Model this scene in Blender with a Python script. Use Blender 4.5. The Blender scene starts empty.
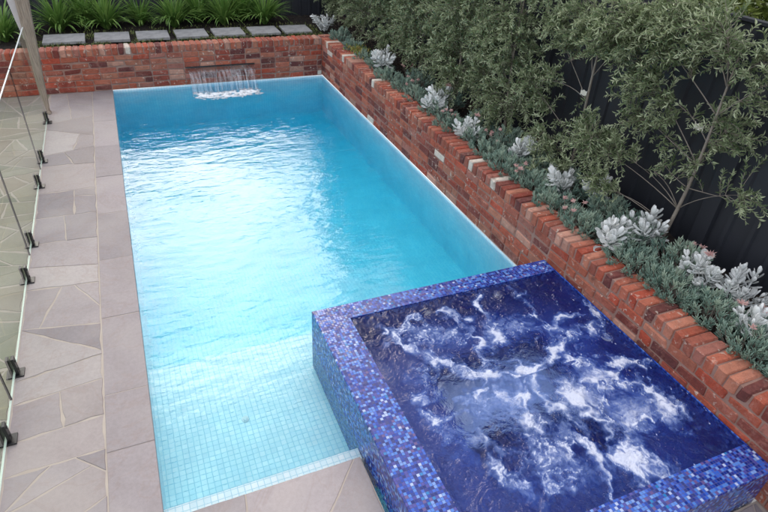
import bpy, bmesh, math, random
import numpy as np
from mathutils import Vector, Matrix

random.seed(7); rng = np.random.default_rng(7)
R = math.radians
scene = bpy.context.scene
COL = scene.collection

# ---------------------------------------------------------------- camera
cam_d = bpy.data.cameras.new('camera'); cam = bpy.data.objects.new('camera', cam_d)
COL.objects.link(cam); scene.camera = cam
cam_d.sensor_width = 36; cam_d.lens = 571 / 768 * 36; cam_d.clip_start = .05; cam_d.clip_end = 3000
cm = Matrix(((0.91815130, 0.18091281, -0.35251772, 0.27125),
             (-0.39217728, 0.54184760, -0.74336947, -2.0553),
             (0.05652581, 0.82077508, 0.56844797, 3.1),
             (0, 0, 0, 1)))
cam.matrix_world = cm

# ---------------------------------------------------------------- sky, sun, exposure
SUN_EL, SUN_AZ = 35.0, 4.5                      # degrees; azimuth from +Y towards +X
w = bpy.data.worlds.new('World'); scene.world = w; w.use_nodes = True
nt = w.node_tree; nt.nodes.clear()
def N(nt, t, **kw):
    n = nt.nodes.new(t)
    for k, v in kw.items():
        setattr(n, k, v)
    return n
out = N(nt, 'ShaderNodeOutputWorld'); bg = N(nt, 'ShaderNodeBackground')
sky = N(nt, 'ShaderNodeTexSky', sky_type='NISHITA', sun_disc=False, sun_elevation=R(SUN_EL), sun_rotation=R(SUN_AZ),
        air_density=1.0, dust_density=3.0)
tc = N(nt, 'ShaderNodeTexCoord'); cn = N(nt, 'ShaderNodeTexNoise'); cn.inputs['Scale'].default_value = 2.6
cn.inputs['Detail'].default_value = 6
cr = N(nt, 'ShaderNodeValToRGB'); cr.color_ramp.elements[0].position = .40; cr.color_ramp.elements[1].position = .66
cr.color_ramp.elements[0].color = (.12, .12, .12, 1); cr.color_ramp.elements[1].color = (.80, .80, .80, 1)
mx = N(nt, 'ShaderNodeMix', data_type='RGBA')
mx.inputs[7].default_value = (11.5, 11.2, 11.4, 1)
nt.links.new(tc.outputs['Generated'], cn.inputs['Vector']); nt.links.new(cn.outputs['Fac'], cr.inputs['Fac'])
nt.links.new(cr.outputs['Color'], mx.inputs[0]); nt.links.new(sky.outputs['Color'], mx.inputs[6])
nt.links.new(mx.outputs[2], bg.inputs['Color']); bg.inputs['Strength'].default_value = .145
nt.links.new(bg.outputs[0], out.inputs[0])
sd = bpy.data.lights.new('sun', 'SUN'); so = bpy.data.objects.new('sun', sd); COL.objects.link(so)
sd.energy = .5; sd.angle = R(25); sd.color = (1, .965, .93)
dv = Vector((math.sin(R(SUN_AZ)) * math.cos(R(SUN_EL)), math.cos(R(SUN_AZ)) * math.cos(R(SUN_EL)), math.sin(R(SUN_EL))))
so.rotation_euler = dv.to_track_quat('Z', 'Y').to_euler(); so.location = (1, 5, 12)
scene.view_settings.view_transform = 'Standard'; scene.view_settings.look = 'None'
scene.view_settings.exposure = .70; scene.view_settings.gamma = 1; scene.view_settings.use_curve_mapping = False
scene.render.engine = 'CYCLES'
cy = scene.cycles; cy.max_bounces = 14; cy.transparent_max_bounces = 12; cy.transmission_bounces = 8; cy.diffuse_bounces = 7
cy.glossy_bounces = 3; cy.use_denoising = True; cy.sample_clamp_indirect = 6

# ---------------------------------------------------------------- object helpers
def link(o, parent=None):
    COL.objects.link(o)
    if parent: o.parent = parent
    return o
def mesh_obj(name, verts, faces, mat, parent=None, smooth=False, attrs=None):
    me = bpy.data.meshes.new(name)
    verts = np.asarray(verts, dtype=np.float32)
    if isinstance(faces, np.ndarray):
        nf, k = faces.shape
        me.vertices.add(len(verts)); me.vertices.foreach_set('co', verts.ravel())
        me.loops.add(nf * k); me.loops.foreach_set('vertex_index', faces.ravel().astype(np.int32))
        me.polygons.add(nf); me.polygons.foreach_set('loop_start', np.arange(0, nf * k, k, dtype=np.int32))
        me.update(calc_edges=True)
    else:
        me.from_pydata(verts.tolist(), [], [tuple(int(i) for i in f) for f in faces]); me.update()
    if smooth: me.polygons.foreach_set('use_smooth', np.ones(len(me.polygons), dtype=bool))
    if attrs:
        for an, (dom, typ, data) in attrs.items():
            a = me.attributes.new(an, typ, dom)
            a.data.foreach_set('color' if typ == 'FLOAT_COLOR' else 'value', np.asarray(data, dtype=np.float32).ravel())
    me.materials.append(mat)
    return link(bpy.data.objects.new(name, me), parent)
def empty(name, loc, label, cat, group=None):
    o = bpy.data.objects.new(name, None); o.location = loc; o.empty_display_size = .1
    link(o); tag(o, label, cat, group); return o
def tag(o, label=None, cat=None, group=None, kind=None):
    if label: o['label'] = label
    if cat: o['category'] = cat
    if group: o['group'] = group
    if kind: o['kind'] = kind
    return o
class MB:
    def __init__(s): s.v = []; s.f = []; s.c = []
    def add(s, v, f, c=None):
        o = len(s.v); s.v += [tuple(x) for x in v]; s.f += [tuple(i + o for i in q) for q in f]
        if c is not None: s.c += [tuple(c) + (1,)] * len(v)
    def box(s, a, b, c=None):
        (x0, y0, z0), (x1, y1, z1) = a, b
        s.add([(x0,y0,z0),(x1,y0,z0),(x1,y1,z0),(x0,y1,z0),(x0,y0,z1),(x1,y0,z1),(x1,y1,z1),(x0,y1,z1)],
              [(0,3,2,1),(4,5,6,7),(0,1,5,4),(1,2,6,5),(2,3,7,6),(3,0,4,7)], c)
    def tube(s, pts, rad, n=6, c=None, cap=True):
        pts = [Vector(p) for p in pts]; vs = []
        for i, p in enumerate(pts):
            d = (pts[min(i + 1, len(pts) - 1)] - pts[max(i - 1, 0)]).normalized()
            a = d.orthogonal().normalized() if i == 0 else (a - a.dot(d) * d).normalized()
            b = d.cross(a); r = float(rad[i] if hasattr(rad, '__len__') else rad)
            vs += [p + r * (math.cos(t) * a + math.sin(t) * b) for t in [2 * math.pi * k / n for k in range(n)]]
        fs = [(i*n+k, i*n+(k+1)%n, (i+1)*n+(k+1)%n, (i+1)*n+k) for i in range(len(pts)-1) for k in range(n)]
        if cap: fs += [tuple(range(n))[::-1], tuple(range((len(pts)-1)*n, len(pts)*n))]
        s.add(vs, fs, c)
    def build(s, name, mat, parent=None, smooth=False, bevel=0):
        at = {'col': ('POINT', 'FLOAT_COLOR', s.c)} if s.c and len(s.c) == len(s.v) else None
        o = mesh_obj(name, s.v, s.f, mat, parent, smooth, at)
        if bevel:
            m = o.modifiers.new('bevel', 'BEVEL'); m.width = bevel; m.segments = 2; m.limit_method = 'ANGLE'
        return o

# ---------------------------------------------------------------- material helpers
class G:
    def __init__(s, name):
        s.m = bpy.data.materials.new(name); s.m.use_nodes = True; s.t = s.m.node_tree
        s.b = s.t.nodes['Principled BSDF']; s.o = s.t.nodes['Material Output']; s.l = s.t.links
    def n(s, t, ins=None, **kw):
        x = s.t.nodes.new(t)
        for k, v in kw.items(): setattr(x, k, v)
        for k, v in (ins or {}).items():
            if hasattr(v, 'is_output') or isinstance(v, bpy.types.NodeSocket): s.l.new(v, x.inputs[k])
            else: x.inputs[k].default_value = v
        return x
    def math(s, op, a, b=0., c=0.):
        return s.n('ShaderNodeMath', {0: a, 1: b, 2: c}, operation=op).outputs[0]
    def vmath(s, op, a, b=(0, 0, 0)):
        return s.n('ShaderNodeVectorMath', {0: a, 1: b}, operation=op).outputs[0]
    def mix(s, f, a, b, bt='MIX'):
        return s.n('ShaderNodeMix', {0: f, 6: a, 7: b}, data_type='RGBA', blend_type=bt).outputs[2]
    def noise(s, sc, det=4, vec=None, rough=.55, dist=0.):
        x = s.n('ShaderNodeTexNoise', {'Scale': sc, 'Detail': det, 'Roughness': rough, 'Distortion': dist})
        s.l.new(vec if vec is not None else s.co(), x.inputs['Vector']); return x.outputs['Fac']
    def co(s):
        if not hasattr(s, '_c'): s._c = s.t.nodes.new('ShaderNodeTexCoord')
        return s._c.outputs['Object']
    def ramp(s, f, stops, interp='LINEAR'):
        x = s.n('ShaderNodeValToRGB', {'Fac': f}); r = x.color_ramp; r.interpolation = interp
        while len(r.elements) < len(stops): r.elements.new(.5)
        for e, (p, c) in zip(r.elements, stops):
            e.position = p; e.color = (c, c, c, 1) if not hasattr(c, '__len__') else (*c, 1)
        return x.outputs['Color']
    def attr(s, name, o='Fac'):
        return s.n('ShaderNodeAttribute', attribute_name=name).outputs[o]
    def bump(s, h, st=.3, d=.01, normal=None):
        x = s.n('ShaderNodeBump', {'Strength': st, 'Distance': d, 'Height': h})
        if normal is not None: s.l.new(normal, x.inputs['Normal'])
        return x.outputs[0]
    def set(s, **kw):
        names = dict(col='Base Color', rough='Roughness', normal='Normal', metal='Metallic', spec='Specular IOR Level',
                     sss='Subsurface Weight', coat='Coat Weight', alpha='Alpha', trans='Transmission Weight')
        for k, v in kw.items():
            i = s.b.inputs[names[k]]
            if isinstance(v, bpy.types.NodeSocket): s.l.new(v, i)
            else: i.default_value = (*v, 1) if hasattr(v, '__len__') and len(v) == 3 and i.type == 'RGBA' else v
        return s.m

def mosaic(name, size, stops, grout, gw, rough=.12, tilt=.10, bumpd=.002, cvar=None, groutmix=1.0):
    """square glass tiles laid in object space, whatever way a face points"""
    g = G(name); p = g.vmath('ADD', g.co(), (size * .487, size * .483, size * .479))
    s = g.vmath('SCALE', p); g.t.nodes[-1].inputs['Scale'].default_value = 1 / size
    cell = g.vmath('FLOOR', s); fr = g.vmath('FRACTION', s)
    wn = g.n('ShaderNodeTexWhiteNoise', {'Vector': cell}, noise_dimensions='3D')
    nrm = g.n('ShaderNodeNewGeometry').outputs['Normal']
    absn = g.vmath('ABSOLUTE', nrm)
    an = g.n('ShaderNodeSeparateXYZ', {0: absn}); fx = g.n('ShaderNodeSeparateXYZ', {0: fr})
    m = None
    for k in range(3):
        e = g.math('ABSOLUTE', g.math('SUBTRACT', fx.outputs[k], .5))
        e = g.n('ShaderNodeMapRange', {0: e, 1: .5 - gw * 1.3, 2: .5 - gw * .6}).outputs[0]
        e = g.math('MULTIPLY', e, g.math('LESS_THAN', an.outputs[k], .7))
        m = e if m is None else g.math('MAXIMUM', m, e)
    c = g.ramp(wn.outputs['Value'], stops, 'CONSTANT')
    c = g.mix(.35, c, g.ramp(g.noise(3.2, 3), [(.3, (.75, .75, .8)), (.7, (1.2, 1.2, 1.2))]), 'MULTIPLY')
    c = g.mix(g.math('MULTIPLY', m, groutmix), c, (*grout, 1))
    tl = g.vmath('SCALE', g.vmath('SUBTRACT', wn.outputs['Color'], (.5, .5, .5))); g.t.nodes[-1].inputs['Scale'].default_value = 1
    for nd in g.t.nodes:
        if nd.type == 'VECT_MATH' and nd.operation == 'SCALE' and nd.inputs['Scale'].default_value == 1: nd.inputs['Scale'].default_value = tilt
    nn = g.vmath('NORMALIZE', g.vmath('ADD', nrm, tl))
    h = g.math('SUBTRACT', 1., m)
    nb = g.bump(h, .5, bumpd, nn)
    rg = g.math('ADD', rough, g.math('MULTIPLY', m, .5))
    g.set(col=c, rough=rg, normal=nb); return g.m

# pool tiles: pale aqua glass
M_pool = mosaic('pool_mosaic', .04, [(0, (.74, .88, .92)), (.2, (.79, .91, .93)), (.4, (.83, .92, .94)), (.6, (.77, .90, .92)), (.8, (.87, .94, .95))],
                (.44, .68, .78), .05, rough=.25, tilt=.03)
SP = [(0, (.006, .018, .15)), (.15, (.012, .045, .30)), (.32, (.03, .10, .46)), (.48, (.02, .03, .20)), (.58, (.07, .19, .54)),
      (.70, (.06, .06, .28)), (.78, (.15, .27, .58)), (.86, (.008, .03, .22)), (.92, (.12, .08, .22)), (.95, (.36, .44, .66)), (.98, (.02, .17, .42))]
M_spa = mosaic('spa_mosaic', .0195, SP, (.06, .07, .20), .055, rough=.12, tilt=.10)
M_spain = mosaic('spa_interior_mosaic', .0195, [(0, (.012, .04, .26)), (.3, (.02, .07, .44)), (.55, (.03, .12, .56)), (.8, (.07, .18, .66))],
                 (.02, .03, .12), .06, rough=.2, tilt=.1)

# stone paving (per-slab colour in 'col')
def stone(name, tint):
    g = G(name)
    c = g.attr('col', 'Color')
    n1 = g.noise(2.2, 6, rough=.6, dist=.6); n2 = g.noise(38, 5, rough=.7); n3 = g.noise(7, 5, dist=1.5)
    c = g.mix(.75, c, g.ramp(n1, [(.3, (.80, .78, .77)), (.5, (1, 1, 1)), (.72, (1.15, 1.13, 1.1))]), 'MULTIPLY')
    c = g.mix(.5, c, g.ramp(n2, [(.3, .8), (.7, 1.15)]), 'MULTIPLY')
    c = g.mix(g.ramp(n3, [(.58, 0.), (.75, .35)]), c, (*tint, 1))
    hb = g.math('ADD', g.math('MULTIPLY', n1, 1.), g.math('MULTIPLY', n2, .12))
    mv = g.noise(1.1, 6, rough=.62, dist=2.2)   # iron stains that follow the bedding of the stone
    c = g.mix(g.ramp(mv, [(.48, 0.), (.50, .16), (.53, 0.)]), c, (.22, .13, .09, 1))
    c = g.mix(g.ramp(g.noise(1.1, 3), [(.45, 0.), (.62, .35)]), c, (.37, .335, .31, 1))
    g.set(col=c, rough=g.ramp(n1, [(.3, .62), (.7, .8)]), normal=g.bump(hb, .35, .012), spec=.35)
    return g.m
M_stone = stone('bluestone_paving', (.30, .235, .19))
M_coping = stone('bluestone_coping', (.25, .215, .205))
M_pathstone = stone('olive_path_stone', (.25, .22, .10))  # olive tinted stone for the path beyond the glass fence
g = G('grout'); c = g.mix(g.noise(6, 4), (.47, .41, .35, 1), (.32, .27, .225, 1)); M_grout = g.set(col=c, rough=.9, normal=g.bump(g.noise(90), .4, .003))
g = G('path_grout'); c = g.mix(g.noise(5, 4), (.38, .35, .24, 1), (.16, .17, .08, 1)); M_pgrout = g.set(col=c, rough=.9)

# brick
g = G('recycled_brick')
c = g.attr('col', 'Color'); nA = g.noise(16, 6, rough=.65); nB = g.noise(120, 4, rough=.7); nC = g.noise(5.5, 6, rough=.7, dist=.8); nD = g.noise(34, 5, rough=.7)
c = g.mix(.8, c, g.ramp(nA, [(.28, (.62, .55, .55)), (.5, (1, 1, 1)), (.75, (1.3, 1.2, 1.15))]), 'MULTIPLY')
c = g.mix(.6, c, g.ramp(nB, [(.3, .75), (.7, 1.2)]), 'MULTIPLY')
sm = g.math('MULTIPLY', g.ramp(nC, [(.46, 0.), (.66, .75)]), g.ramp(nD, [(.44, .05), (.62, .8)]))
c = g.mix(sm, c, g.mix(nA, (.47, .24, .18, 1), (.36, .16, .12, 1)))
fl = g.math('MULTIPLY', g.ramp(g.noise(21, 4, rough=.6, dist=.5), [(.60, 0.), (.65, .8)]), g.ramp(g.noise(2.6, 3), [(.42, .1), (.58, 1.)]))
c = g.mix(fl, c, (.56, .48, .40, 1))
c = g.mix(g.ramp(g.noise(8.5, 5, dist=.6), [(.60, 0.), (.74, .6)]), c, (.075, .035, .03, 1))
hb = g.math('ADD', g.math('ADD', nA, g.math('MULTIPLY', nB, .25)), g.math('MULTIPLY', nD, .5))
M_brick = g.set(col=c, rough=.82, normal=g.bump(hb, .8, .012), spec=.3)
g = G('brick_mortar'); c = g.mix(g.noise(9, 5), (.38, .24, .19, 1), (.18, .09, .07, 1))
M_mortar = g.set(col=c, rough=.95, normal=g.bump(g.noise(70, 5), .7, .006))

def leafmat(name, a, b, c2, rough=.5, sss=0., spec=.4):
    g = G(name); v = g.attr('var')
    c = g.ramp(v, [(0, a), (.5, b), (1, c2)])
    c = g.mix(.25, c, g.ramp(g.noise(30, 2), [(.3, .7), (.7, 1.25)]), 'MULTIPLY')
    g.set(col=c, rough=rough, spec=spec)
    if sss:
        tr = g.n('ShaderNodeBsdfTranslucent', {'Color': c}); ms = g.n('ShaderNodeMixShader', {0: sss, 1: g.b.outputs[0], 2: tr.outputs[0]})
        g.l.new(ms.outputs[0], g.o.inputs[0])
    return g.m
M_olive = leafmat('narrow_grey_green_leaf', (.085, .13, .055), (.23, .29, .145), (.50, .56, .36), sss=.25)
M_flax = leafmat('strap_leaf', (.06, .13, .03), (.13, .26, .055), (.25, .39, .10), rough=.35, sss=.25)
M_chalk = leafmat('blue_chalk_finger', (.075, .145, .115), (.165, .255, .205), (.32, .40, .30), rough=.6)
M_silver = leafmat('silver_felt_leaf', (.64, .67, .66), (.78, .80, .78), (.87, .88, .86), rough=.9, sss=.15, spec=.12)
M_pink = leafmat('pink_flower', (.50, .27, .26), (.58, .36, .33), (.66, .48, .42), rough=.7)
M_yel = leafmat('yellow_green_leaf', (.12, .17, .03), (.22, .25, .05), (.33, .20, .08), rough=.45)
M_cover = leafmat('ground_cover_leaf', (.08, .12, .03), (.14, .18, .05), (.22, .22, .08), rough=.6)
g = G('bark'); c = g.mix(g.noise(25, 4), (.16, .13, .10, 1), (.30, .27, .23, 1)); M_bark = g.set(col=c, rough=.85, normal=g.bump(g.noise(60, 5), .7, .006))
g = G('timber_grain'); cc = g.n('ShaderNodeMapping', {0: g.co(), 3: (14, 14, .8)}).outputs[0]
gn = g.noise(5, 8, vec=cc, rough=.7, dist=.6)
c = g.ramp(gn, [(.25, (.10, .075, .055)), (.5, (.27, .215, .165)), (.75, (.42, .35, .28))])
M_timber = g.set(col=c, rough=.8, normal=g.bump(gn, .6, .006))
g = G('painted_board'); c = g.mix(g.noise(9, 4), (.50, .47, .46, 1), (.38, .35, .34, 1)); M_board = g.set(col=c, rough=.7)
g = G('soil'); n1 = g.noise(14, 8, rough=.7); c = g.ramp(n1, [(.3, (.008, .006, .005)), (.6, (.028, .019, .014)), (.8, (.07, .048, .035))])
M_soil = g.set(col=c, rough=.95, normal=g.bump(n1, 1., .05))
g = G('charcoal_fence'); c = g.mix(g.noise(3, 5), (.016, .018, .024, 1), (.030, .033, .042, 1))
M_fence = g.set(col=c, rough=.5, normal=g.bump(g.noise(40, 3), .08, .003))
g = G('black_metal'); M_black = g.set(col=(.010, .010, .011), rough=.35)
g = G('ground_grass'); c = g.ramp(g.noise(.8, 8, rough=.7), [(.3, (.03, .05, .015)), (.7, (.09, .11, .04))]); M_ground = g.set(col=c, rough=.95)
g = G('paver_stone'); n1 = g.noise(12, 6); c = g.ramp(n1, [(.3, (.20, .20, .20)), (.7, (.32, .32, .315))]); M_paver = g.set(col=c, rough=.8, normal=g.bump(n1, .3, .006))
g = G('plant_tag'); M_tag = g.set(col=(.62, .60, .52), rough=.5)
g = G('white_fitting'); M_white = g.set(col=(.8, .82, .82), rough=.3)

# glass
def thin_glass(name, tint, edge=None):
    g = G(name); g.t.nodes.remove(g.b)
    tr = g.n('ShaderNodeBsdfTransparent', {'Color': (*tint, 1)}); gl = g.n('ShaderNodeBsdfGlossy', {'Color': (1, 1, 1, 1), 'Roughness': .01})
    bk = g.n('ShaderNodeNewGeometry').outputs['Backfacing']; fr = g.n('ShaderNodeFresnel', {'IOR': 1.45})
    fo = g.math('MULTIPLY', fr.outputs[0], g.math('SUBTRACT', 1., bk)); ms = g.n('ShaderNodeMixShader', {0: fo, 1: tr.outputs[0], 2: gl.outputs[0]})
    g.l.new(ms.outputs[0], g.o.inputs[0]); return g.m
M_glass = thin_glass('fence_glass', (.93, .97, .93))
g = G('polished_glass_edge'); M_gedge = g.set(col=(.72, .78, .74), rough=.15)

# water
def water(name, density, abscol, bumpfn, foam=None):
    g = G(name); g.t.nodes.remove(g.b); nrm = bumpfn(g)
    gl = g.n('ShaderNodeBsdfGlass', {'Color': (1, 1, 1, 1), 'Roughness': 0., 'IOR': 1.333, 'Normal': nrm}); sh = gl.outputs[0]
    if foam:
        f, fc = foam(g); df = g.n('ShaderNodeBsdfDiffuse', {'Color': fc, 'Normal': nrm})
        sh = g.n('ShaderNodeMixShader', {0: f, 1: sh, 2: df.outputs[0]}).outputs[0]
    g.l.new(sh, g.o.inputs['Surface'])
    va = g.n('ShaderNodeVolumeAbsorption', {'Color': (*abscol, 1), 'Density': density}); g.l.new(va.outputs[0], g.o.inputs['Volume'])
    return g.m
def pool_bump(g):
    m1 = g.n('ShaderNodeMapping', {0: g.co(), 2: (0, 0, R(-14)), 3: (1, 2.3, 1)}).outputs[0]
    a = g.noise(5.2, 3, vec=m1, rough=.5, dist=.5); b = g.noise(1.5, 2, vec=m1); d = g.noise(13, 3, vec=m1, rough=.5, dist=.6)
    h = g.math('ADD', g.math('ADD', g.math('MULTIPLY', a, .8), g.math('MULTIPLY', b, 1.1)), g.math('MULTIPLY', d, .2))
    yy = g.n('ShaderNodeSeparateXYZ', {0: g.co()}).outputs[1]       # calm over the shelf, livelier towards the falling water
    h = g.math('MULTIPLY', h, g.n('ShaderNodeMapRange', {0: yy, 1: .2, 2: 3., 3: .18, 4: 1.}).outputs[0])
    xx = g.n('ShaderNodeSeparateXYZ', {0: g.co()}).outputs[0]
    h = g.math('MULTIPLY', h, g.n('ShaderNodeMapRange', {0: xx, 1: 1.6, 2: 3., 3: 1., 4: .5}).outputs[0])
    pt = g.ramp(g.noise(.75, 3, dist=.6), [(.36, .55), (.62, 1.15)])          # calm patches between livelier ones
    far = g.n('ShaderNodeMapRange', {0: yy, 1: 4.4, 2: 6.0, 3: 1., 4: .4}).outputs[0]
    return g.bump(g.math('MULTIPLY', g.math('MULTIPLY', h, pt), far), 1., .0115)
M_water = water('pool_water', 1., (.30, .925, .992), pool_bump)
def spa_bump(g):
    h = g.math('ADD', g.math('MULTIPLY', g.noise(7, 4, dist=1.), 1.), g.math('MULTIPLY', g.noise(30, 4), .3))
    return g.bump(h, 1., .03)
def spa_foam(g):
    f = g.attr('foam'); v = g.noise(26, 7, rough=.72, dist=1.2); lf = g.noise(9, 5, dist=1.5)
    e = g.math('ADD', f, g.math('MULTIPLY', g.math('SUBTRACT', v, .5), .7))
    e = g.math('ADD', e, g.math('MULTIPLY', g.math('SUBTRACT', lf, .5), .5))
    return g.ramp(e, [(.10, 0.), (.40, .36), (1.0, .90)]), g.ramp(e, [(.15, (.04, .12, .46)), (.50, (.22, .31, .60)), (.95, (.58, .62, .74))])
M_spawater = water('spa_water', .8, (.25, .45, .9), spa_bump, spa_foam)
g = G('falling_water'); 
cc = g.n('ShaderNodeMapping', {0: g.co(), 3: (15, 1, 1.6)}).outputs[0]; st = g.noise(1.6, 5, vec=cc, rough=.6, dist=.5)
g.t.nodes.remove(g.b)
gl = g.n('ShaderNodeBsdfGlossy', {'Color': (1, 1, 1, 1), 'Roughness': .15, 'Normal': g.bump(st, 1., .03)})
tr = g.n('ShaderNodeBsdfTransparent', {'Color': (.93, .95, .97, 1)}); dfw = g.n('ShaderNodeBsdfTranslucent', {'Color': (.55, .56, .6, 1)})
m1 = g.n('ShaderNodeMixShader', {0: g.ramp(st, [(.35, .01), (.62, .15)]), 1: tr.outputs[0], 2: gl.outputs[0]})
m2 = g.n('ShaderNodeMixShader', {0: g.ramp(st, [(.55, 0.), (.80, .12)]), 1: m1.outputs[0], 2: dfw.outputs[0]})
g.l.new(m2.outputs[0], g.o.inputs[0]); M_fall = g.m
g = G('white_froth'); M_froth = g.set(col=(.86, .90, .92), rough=.5, normal=g.bump(g.noise(60, 4), .6, .01))

# ---------------------------------------------------------------- ground
PX, PY = 3.33, 7.39          # pool width and length; x=0 left coping edge, y=0 near coping edge
SX, SY0, SY1, SZ = 1.205, -1.147, 1.107, .302   # spa left face, near face, far face, rim height
b = MB(); B = 900.; x0, x1, y0, y1, z = -2.9, 4.55, -4.2, 9.55, -.06
b.add([(-B,-B,z),(B,-B,z),(B,B,z),(-B,B,z),(x0,y0,z),(x1,y0,z),(x1,y1,z),(x0,y1,z)],
      [(0,1,5,4),(1,2,6,5),(2,3,7,6),(3,0,4,7)])
tag(b.build('ground', M_ground), kind='structure')
b = MB(); b.box((-3, -4.3, -.12), (-.001, 7.5, -.0028)); b.box((-.001, -4.3, -.12), (SX - .03, -.001, -.0028))
b.box((SX - .03, -4.3, -.12), (3.42, SY0 - .012, -.0028))
tag(b.build('paving_bed', M_grout), kind='structure')

# ---------------------------------------------------------------- crazy paving: convex slabs cut by lines
def cut_poly(P, a, n):
    A, Bp = [], []
    for i in range(len(P)):
        p, q = P[i], P[(i + 1) % len(P)]; dp, dq = (p - a) @ n, (q - a) @ n
        (A if dp >= 0 else Bp).append(p)
        if dp * dq < 0:
            x = p + (q - p) * dp / (dp - dq); A.append(x); Bp.append(x)
    return A, Bp
def inside(P, c):
    s = [(P[(i+1) % len(P)][0]-P[i][0])*(c[1]-P[i][1])-(P[(i+1) % len(P)][1]-P[i][1])*(c[0]-P[i][0]) for i in range(len(P))]
    return all(x > 0 for x in s) or all(x < 0 for x in s)
def cut_line(polys, p, q):
    p, q = np.array(p), np.array(q); c = (p + q) / 2; d = q - p; n = np.array([-d[1], d[0]])
    for i, P in enumerate(polys):
        if inside(P, c):
            A, Bp = cut_poly(P, c, n)
            if len(A) > 2 and len(Bp) > 2: polys[i:i + 1] = [A, Bp]
            return
def area(P):
    return .5 * abs(sum(P[i][0]*P[(i+1) % len(P)][1]-P[(i+1) % len(P)][0]*P[i][1] for i in range(len(P))))
def slabs(name, polys, mat, palette, gap=.006, z=0., th=.03, wob=.004):
    mb = MB()
    for P in polys:
        if area(P) < .004: continue
        P = np.array(P); s = np.sum([P[i][0]*P[(i+1) % len(P)][1]-P[(i+1) % len(P)][0]*P[i][1] for i in range(len(P))])
        if s < 0: P = P[::-1]
        Q = list(P)                       # inset by clipping with every edge
        for i in range(len(P)):
            d = P[(i+1) % len(P)] - P[i]; L = np.hypot(*d)
            if L < 1e-6: continue
            n = np.array([-d[1], d[0]]) / L; Q, _ = cut_poly(Q, P[i] + n * gap * random.uniform(.7, 1.5), n)
            if len(Q) < 3: break
        if len(Q) < 3: continue
        V = []                            # uneven edge: subdivide and wobble
        for i in range(len(Q)):
            a, c = Q[i], Q[(i + 1) % len(Q)]; L = np.hypot(*(c - a)); k = max(1, int(L / .06))
            n = np.array([-(c - a)[1], (c - a)[0]]) / max(L, 1e-6)
            for j in range(k):
                V.append(a + (c - a) * j / k + (n * random.uniform(0, wob) * (1 + 1.2*math.sin(j*.9 + i*2)) if wob and 0 < j else n * 0))
        V = np.array(V); m = len(V); dz = z + random.uniform(-.002, .0025); cen = V.mean(0)
        vin = V + (cen - V) / np.maximum(np.linalg.norm(cen - V, axis=1, keepdims=True), .01) * .004
        col = np.array(random.choice(palette)) * 1.12 * random.uniform(.9, 1.08)
        vs = [(x, y, dz - th) for x, y in V] + [(x, y, dz - .003) for x, y in V] + [(x, y, dz) for x, y in vin]
        fs = [(i, (i+1) % m, m+(i+1) % m, m+i) for i in range(m)] + [(m+i, m+(i+1) % m, 2*m+(i+1) % m, 2*m+i) for i in range(m)] + [tuple(range(2*m, 3*m))]
        mb.add(vs, fs, col)
    return tag(mb.build(name, mat), kind='structure')
def rect(x0, x1, y0, y1): return [np.array(p, dtype=float) for p in ((x0, y0), (x1, y0), (x1, y1), (x0, y1))]
GREY = [(.270, .238, .236), (.295, .262, .258), (.222, .198, .202), (.285, .248, .238), (.32, .288, .275), (.245, .215, .21)]
strip = [rect(-.835, -.283, -4.2, 7.405)]
CUTS = [((-.743,5.95),(-.307,5.70)),((-.825,4.903),(-.295,4.854)),((-.827,3.203),(-.283,3.165)),((-.757,2.469),(-.296,2.425)),((-.794,4.213),(-.284,4.221)),
 ((-.805,2.806),(-.292,2.696)),((-.7,3.678),(-.275,3.663)),((-.496,4.19),(-.49,3.70)),((-.49,4.075),(-.285,4.038)),((-.58,3.66),(-.551,3.22)),
 ((-.795,6.229),(-.314,6.39)),((-.788,1.96),(-.286,1.86)),((-.726,1.417),(-.287,1.497)),((-.70,1.85),(-.301,1.55)),((-.702,1.19),(-.285,1.244)),
 ((-.743,.86),(-.29,.90)),((-.53,.95),(-.55,1.16)),((-.658,.603),(-.295,.616)),((-.777,.40),(-.60,.59)),((-.454,.18),(-.293,.269)),((-.423,.58),(-.288,.45)),
 ((-.75,.36),(-.50,.46)),((-.60,2.35),(-.70,2.0)),((-.427,2.35),(-.291,2.10)),((-.8,5.2),(-.3,5.33)),((-.62,5.25),(-.52,4.92)),((-.45,5.75),(-.5,5.4)),
 ((-.55,6.35),(-.62,7.3)),((-.5,6.9),(-.3,6.8)),((-.8,-.2),(-.3,-.05)),((-.6,-.15),(-.55,-.9)),((-.8,-.9),(-.3,-1.0)),((-.8,-1.6),(-.3,-1.4)),((-.8,-2.3),(-.3,-2.5))]
for p, q in CUTS: cut_line(strip, p, q)
slabs('crazy_paving', strip, M_stone, GREY, gap=.0024, wob=.006)
def crazy(x0, x1, y0, y1, target, seed):
    random.seed(seed); polys = [rect(x0, x1, y0, y1)]
    while True:
        i = max(range(len(polys)), key=lambda k: area(polys[k])); P = polys[i]
        if area(P) < target: return polys
        V = np.array(P); c = V.mean(0); C0 = np.cov((V - c).T); ev, vec = np.linalg.eigh(C0)
        n = vec[:, 1] + rng.normal(0, .33, 2); n /= np.linalg.norm(n)
        A, Bp = cut_poly(P, c + rng.normal(0, .05, 2), n)
        if len(A) > 2 and len(Bp) > 2: polys[i:i + 1] = [A, Bp]
slabs('garden_path', crazy(-2.95, -.845, -4.2, 7.405, .11, 3), M_pathstone, [(.17, .17, .11), (.21, .195, .13), (.14, .15, .09), (.20, .17, .115)], gap=.007, wob=.008)
random.seed(11)
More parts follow.
